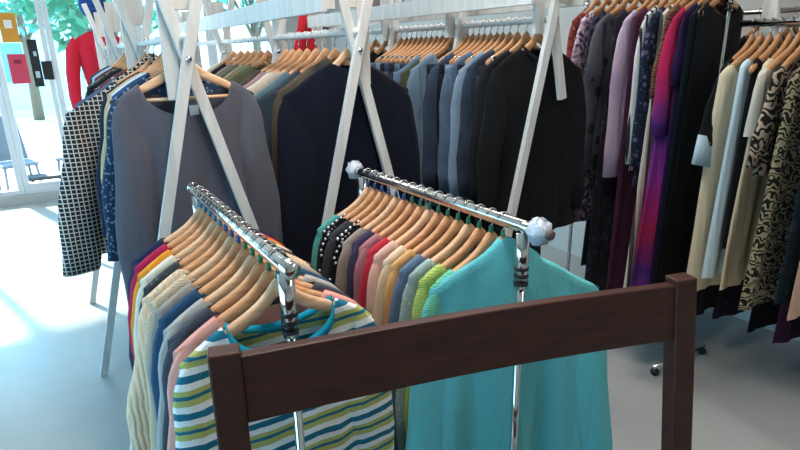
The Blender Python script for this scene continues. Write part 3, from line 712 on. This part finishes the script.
# ---- long dress rack by the right wall
chrome_rack(2.57, 1.56, 2.57, 2.36, 1.90, .0145, 'tall chrome rack of long dresses by the right wall', foot=.21)
rail4 = lambda y: (2.57, 1.90, .0145, 'hangers on the tall dress rack')
G4 = [
 (2.29, SHIRT, 'rust plaid shirt', 'rust plaid shirt dress at the far end of the tall dress rack', fab('#8d4038', 'plaid', '#6e2f30', '#b0766a'), dict(L=.95)),
 (2.22, TOP, 'lilac sequin dress', 'lilac and plum sequinned dress beside the rust plaid one', fab('#9a7f95', 'sequin', '#c9b3c4', '#4d3a4b', rough=.45), dict(L=1.2, sleeve=.4)),
 (2.15, SHIRT, 'navy plaid shirt', 'dark navy plaid shirt on the tall dress rack', fab('#20222f', 'plaid', '#34364a', '#6b5a68'), dict(L=.85)),
 (2.085, COAT, 'charcoal rose print coat', 'charcoal coat printed with dark roses', fab('#50505a', 'dots', '#2b2b31', scale=1.3), dict(L=.86, sh=.22, sleeve=.7, T=.028, dx=-.02)),
 (2.02, DRESS, 'long charcoal floral dress', 'long charcoal floral dress reaching nearly to the floor', fab('#2a2a31', 'floral', '#3d3c45', '#1b1b21', scale=1.6), dict(L=1.55, sleeve=0, hem=.27)),
 (1.945, BLOUSE, 'lilac blouse', 'plain lilac blouse with long sleeves on the tall dress rack', fab('#b7a0b8'), dict(L=.8, sh=.21, sleeve=.74, sa=.07, sb=.065, dx=-.02, T=.024)),
 (1.90, DRESS, 'plum dress', 'long plum dress behind the striped cardigan', fab('#4a2138'), dict(L=1.55, sleeve=0)),
 (1.85, CARD, 'black and white striped cardigan', 'black and white vertically striped cardigan', fab('#d3d2cf', 'vstripe', '#2a2b31'), dict(L=.82, sleeve=.68)),
 (1.80, BLOUSE, 'dark floral blouse', 'dark navy floral blouse beside the brown lace one', fab('#20263b', 'floral', '#6a5a7e', '#3f6a82'), dict(L=.9, sleeve=.68, dx=-.01)),
 (1.765, DRESS, 'cream striped maxi dress', 'cream maxi dress with thin dark stripes below the floral blouse', fab('#c9c1b4', 'vstripe', '#4a4647', scale=2), dict(L=1.6, sleeve=0, hem=.29)),
 (1.735, BLOUSE, 'brown lace blouse', 'brown lace blouse with short flared sleeve', fab('#6b4a3a', 'lace', '#8d6a52', '#4a3026'), dict(L=.55, sleeve=.36, sa=.08, sb=.085, splay=.05)),
 (1.685, DRESS, 'crimson and violet dip dyed dress', 'long crimson and violet dip dyed dress', fab('#a51f4a', 'ombre', '#44246b', '#8d2f8c'), dict(L=1.66, sleeve=.5, hem=.31, fold=.022, T=.028, dx=-.03)),
 (1.645, DRESS, 'deep purple dress', 'deep purple long dress beside the dip dyed one', fab('#221338'), dict(L=1.5, sleeve=.3)),
 (1.615, DRESS, 'dark teal evening dress', 'dark teal evening dress near the rack end', fab('#0a151d'), dict(L=1.62, sleeve=.0, sh=.22, hem=.28)),
 (1.60, BLOUSE, 'leopard print blouse', 'brown leopard print blouse hanging near the rack end', fab('#4a3527', 'floral', '#8a6a4a', '#1f1712'), dict(L=.45, sleeve=.0, dx=.03, sh=.19)),
 (1.585, DRESS, 'black evening dress', 'long black evening dress at the near end of the tall dress rack', fab('#07080b'), dict(L=1.6, sleeve=0, sh=.19, hem=.28, neck=.12)),
]
for y, kd, sh_, lab, m_, kw in G4:
    hang(kd, rail4, y, random.uniform(2, 7), sh_, lab, m_, drop=.06, hm='hanger3', hw=.172, **dict(dict(T=.018, neck=.115), **kw))

# ---- nearer rack at the right edge
wr = tag(empty('wall_rail', (2.5, 1.05, 1.685)), 'chrome rail on arms from the right wall holding the swirl dress', 'rail')
MB().tube([(0, -.45, 0), (0, .40, 0)], .0145, 12).build('rail', M['chrome'], wr)
for q in (-.43, .385): MB().tube([(0, q, 0), (X1-2.5, q, 0)], .012, 8).build('bracket', M['chrome'], wr)
rail5 = lambda y: (2.5, 1.685, .0145, 'hangers on the rack at the right edge')
pale = fab('#9fb6c2')
G5 = [
 (1.40, DRESS, 'black dress with pale blue cuffs', 'black dress with wide pale blue cuffs', fab('#090a0d'), dict(L=1.2, sh=.21, hem=.2, sleeve=.30, sa=.055, sb=.06, splay=.06, cuff=(.12, pale))),
 (1.365, DRESS, 'long ivory dress', 'long ivory dress behind the pale blue skirt', fab('#cfbfa2'), dict(L=1.06, sleeve=0, hem=.23, dx=-.04)),
 (1.33, SKIRT, 'pale blue skirt', 'pale blue skirt next to the long ivory dress', fab('#bccfd8'), dict(L=.98, sleeve=0, hem=.25, neck=.14)),
 (1.295, DRESS, 'plain black dress', 'plain black sleeveless dress between the pale blue skirt and the beige dress', fab('#0a0b0e'), dict(L=.85, sleeve=0, sh=.17, hem=.19)),
 (1.255, DRESS, 'beige dress', 'plain beige knee length dress', fab('#cdb999'), dict(L=1.0, sleeve=0, hem=.27)),
 (1.19, BLOUSE, 'beige and black lace blouse', 'beige and black lace blouse with flared sleeve', fab('#191512', 'swirl', '#a08c7a', scale=.8), dict(L=.5, sleeve=.33, sa=.06, sb=.09, splay=.07, dx=-.04)),
 (1.222, TOP, 'ivory camisole', 'ivory camisole peeking out beside the lace sleeve', fab('#c9bfae'), dict(L=.36, sleeve=0, hem=.21, sh=.19, dx=-.055)),
 (1.11, DRESS, 'black and gold swirl dress', 'black dress covered in gold swirls', fab('#15130f', 'swirl', '#8f8468', scale=.6), dict(L=1.03, sleeve=0, hem=.28, sh=.215, dx=-.04)),
 (1.04, DRESS, 'dark petrol dress', 'dark petrol dress in front of the swirl dress', fab('#16232b', 'dots', '#21323b'), dict(L=1.0, sleeve=0, hem=.22)),
 (.965, DRESS, 'blush dress', 'blush pink dress cut by the photo edge', fab('#c29a84'), dict(L=1.04, sleeve=.2)),
]
for y, kd, sh_, lab, m_, kw in G5:
    hang(kd, rail5, y, random.uniform(-2, 6), sh_, lab, m_, drop=.06, hm='hanger3', hw=.18, **dict(dict(T=.018, neck=.135), **kw))

# ---- wall rack behind, dark long dresses
wr = tag(empty('wall_rail', (3.0, 1.5, 1.75)), 'steel rail fixed to the right wall behind the dress racks', 'rail')
MB().tube([(0, -.9, 0), (0, 1.1, 0)], .0125, 10).build('rail', M['steel'], wr)
for q in (-.85, 1.05): MB().tube([(0, q, 0), (.35, q, 0)], .012, 8).build('bracket', M['steel'], wr)
rail6 = lambda y: (3.0, 1.75, .0125, 'hangers on the wall rail')
for i, (y, c, nm) in enumerate([(.75, '#14151b', 'black coat on the wall rail'), (.9, '#2a1826', 'dark plum dress'), (1.05, '#17181f', 'black dress with full skirt'), (1.2, '#3a1a33', 'aubergine dress'), (1.35, '#101218', 'jet black dress'),
                              (1.5, '#22162a', 'blackcurrant dress'), (1.66, '#191b22', 'off black dress'), (1.82, '#2a2028', 'dark brown dress'), (2.0, '#15171c', 'ink black dress'), (2.2, '#23252c', 'graphite dress'), (2.4, '#2d2a30', 'dark taupe dress')]):
    hang(DRESS if i else COAT, rail6, y, random.uniform(-3, 3), nm, nm+(' hanging against the right wall' if i else ', behind the swirl dress'), fab(c), drop=.06, hm='hanger3', L=1.45, sleeve=0, hem=.27, T=.03)
ws = tag(empty('blouse', (2.86, 1.56, 1.92), PI/2*.8), 'white blouse hung high behind the near dress rack post', 'blouse')
ws_root = ws
bpy.data.objects.remove(ws_root)
hanger(2.93, 1.58, 2.05, .006, math.radians(35), .06, 'wooden hanger holding the white blouse on a wall hook', 'hanger on a wall hook', 'hanger3')
garment('blouse', 'blouse', 'white blouse hung high on the right wall behind the dress racks', 2.93, 1.58, 1.99, math.radians(35), fab('#cfcac0'), sh=.2, L=.62, sleeve=.5, seed=77)
hk = tag(empty('wall_hook', (X1, 1.58, 2.05)), 'steel wall hook carrying the white blouse', 'hook')
MB().tube([(0, 0, 0), (-.46, 0, 0), (-.47, 0, .03)], .006, 8).build('peg', M['steel'], hk)

# ------------------------------------------------------------------ mannequin in the window
mq = tag(empty('mannequin', (.36, 5.6, -.03)), 'mannequin in a red jacket and blue cap near the shop window', 'mannequin')
def ring(z, a, b, n=20, x=0): return [(x+a*math.cos(2*PI*k/n), b*math.sin(2*PI*k/n), z) for k in range(n)]
MB().loft([ring(z, a, b) for z, a, b in ((1.05, .15, .1), (1.15, .165, .11), (1.35, .135, .095), (1.55, .165, .115), (1.7, .19, .105), (1.78, .17, .085), (1.83, .08, .06))]).build('jacket', fab('#c62236'), mq)
for s in (-1, 1):
    MB().tube([(s*.15, 0, 1.76), (s*.2, 0, 1.68), (s*.235, -.01, 1.5), (s*.25, -.04, 1.32), (s*.24, -.1, 1.12)], [.055, .06, .052, .046, .04], 12).build('sleeve', fab('#c62236'), mq)
MB().loft([ring(z, a, b) for z, a, b in ((1.80, .06, .055), (1.86, .05, .05), (1.93, .05, .05))]).build('neck', M['skin'], mq)
MB().ball((0, -.01, 2.02), .1, 16, 10, (.82, .95, 1.2)).build('head', M['skin'], mq)
cp = MB().ball((0, 0, 2.04), .118, 16, 8, (.92, 1.02, 1)); cp.loft([[(-.09, -.1, 2.0), (.09, -.1, 2.0), (.09, -.1, 2.012), (-.09, -.1, 2.012)], [(-.06, -.21, 1.985), (.06, -.21, 1.985), (.06, -.21, 1.995), (-.06, -.21, 1.995)]])
cp.build('cap', fab('#22407c'), mq)
MB().loft([ring(z, a, b) for z, a, b in ((.5, .12, .1), (.9, .15, .11), (1.08, .15, .1))]).build('skirt', fab('#2b2d35'), mq)
MB().tube([(0, 0, .02), (0, 0, .55)], .02, 10).build('pole', M['chrome'], mq)
MB().loft([ring(z, .18, .18, 24) for z in (0, .02)]).build('base', M['chrome'], mq)

# ------------------------------------------------------------------ chair across the foreground
A = Vector((.17, .914, 0)); B = Vector((1.106, .693, 0)); ax = (B-A).normalized(); W = (B-A).length
ch = tag(empty('wooden_chair', (A+B)/2, math.atan2(ax.y, ax.x)), 'wide dark brown wooden chair whose back rail crosses the foreground', 'chair')
rake = -.085   # the back leans away: lower is nearer
TZ = 1.13
def yb(z): return rake*(TZ-z)/.65 if z > .45 else rake*(TZ-.45)/.65
for s in (-1, 1):
    MB().loft([[(s*W/2+a*.027, yb(z)+b_*.02-(0 if z > .42 else (0)), z) for a, b_ in ((-1, -1), (1, -1), (1, 1), (-1, 1))] for z in (0, .25, .45, .6, .8, 1.0, TZ)]).build('post', M['dark'], ch, False, .004)
MB().loft([[(-W/2+.026+(W-.052)*k/12, yb(z)-.002+b_*.012+.018*math.sin(PI*k/12), z) for z, b_ in ((TZ-.135, -1), (TZ-.012, -1), (TZ-.012, 1), (TZ-.135, 1))] for k in range(13)]).build('top_rail', M['dark'], ch, False, .003)
MB().box((0, -.30, .44), (W+.03, .44, .03)).build('seat', M['dark'], ch, False, .008)
MB().box((0, yb(.62)+.0, .62), (W-.06, .02, .05)).build('lower_rail', M['dark'], ch, False, .003)
for s in (-1, 1):
    MB().box((s*(W/2-.01), -.48, .2125), (.042, .042, .425)).build('front_leg', M['dark'], ch, False, .004)
    MB().box((s*(W/2-.01), -.29, .2), (.022, .34, .03)).build('stretcher', M['dark'], ch, False, .003)

# ------------------------------------------------------------------ light
def lamp(x, y, power, lx, ly, label):
    t = tag(empty('ceiling_light', (x, y, H)), label, 'ceiling light', 'ceiling lights')
    MB().box((0, 0, -.03), (lx+.06, ly+.06, .06)).build('housing', M['alu'], t, False, .005)
    L = bpy.data.lights.new('lamp_light', 'AREA'); L.shape = 'RECTANGLE'; L.size = lx; L.size_y = ly; L.energy = power; L.color = (1, .93, .86)
    o = bpy.data.objects.new('lamp_light', L); C.objects.link(o); o.parent = t; o.location = (0, 0, -.07)
lamp(.6, 1.2, 32, .25, 1.2, 'white ceiling light above the chrome racks')
lamp(1.9, 2.6, 16, .25, 1.2, 'white ceiling light above the denim rack')
lamp(.4, 4.2, 16, .25, 1.2, 'white ceiling light above the far part of the shop')
lamp(2.3, -.2, 12, .25, 1.2, 'white ceiling light nearest the right wall')

w = bpy.data.worlds.new('sky'); bpy.context.scene.world = w; w.use_nodes = True
nt = w.node_tree; bg = nt.nodes['Background']
bg.inputs[0].default_value = (.31, .70, 1.0, 1); bg.inputs[1].default_value = 5.6
S = bpy.data.lights.new('sun', 'SUN'); S.energy = 14; S.angle = math.radians(2); S.color = (1, .96, .9)
so = bpy.data.objects.new('sun', S); C.objects.link(so)
sd = Vector((.30, -1, -.62)).normalized()    # direction the light travels
so.rotation_euler = sd.to_track_quat('-Z', 'Y').to_euler()
def portal(loc, rot, sx, sy):
    L = bpy.data.lights.new('window_portal', 'AREA'); L.shape = 'RECTANGLE'; L.size = sx; L.size_y = sy; L.cycles.is_portal = True
    o = bpy.data.objects.new('window_portal', L); C.objects.link(o); o.location = loc; o.rotation_euler = rot
portal((cx, Y1+.22, 1.28), (-PI/2, 0, 0), X1-X0, 2.36)
portal((X0-.22, 3.5, 1.35), (0, -PI/2, 0), 2.1, 8.2)

# ------------------------------------------------------------------ camera
cam = bpy.data.cameras.new('camera'); co = bpy.data.objects.new('camera', cam); C.objects.link(co)
cam.sensor_width = 36; cam.lens = 570/800*36; cam.clip_start = .02
R = Matrix(((.863, .168, -.477), (-.505, .247, -.827), (-.021, .954, .297)))
rx = R.col[0].normalized(); rzv = (R.col[2]-rx*R.col[2].dot(rx)).normalized(); ry = rzv.cross(rx)
co.matrix_world = Matrix.Translation((0, 0, 1.62)) @ Matrix((rx, ry, rzv)).transposed().to_4x4()
sc = bpy.context.scene; sc.camera = co
sc.view_settings.view_transform = 'Standard'; sc.view_settings.look = 'None'; sc.view_settings.gamma = 1; sc.view_settings.exposure = .4
sc.cycles.use_denoising = True; sc.cycles.max_bounces = 8; sc.cycles.transparent_max_bounces = 12
sc.cycles.sample_clamp_indirect = 6
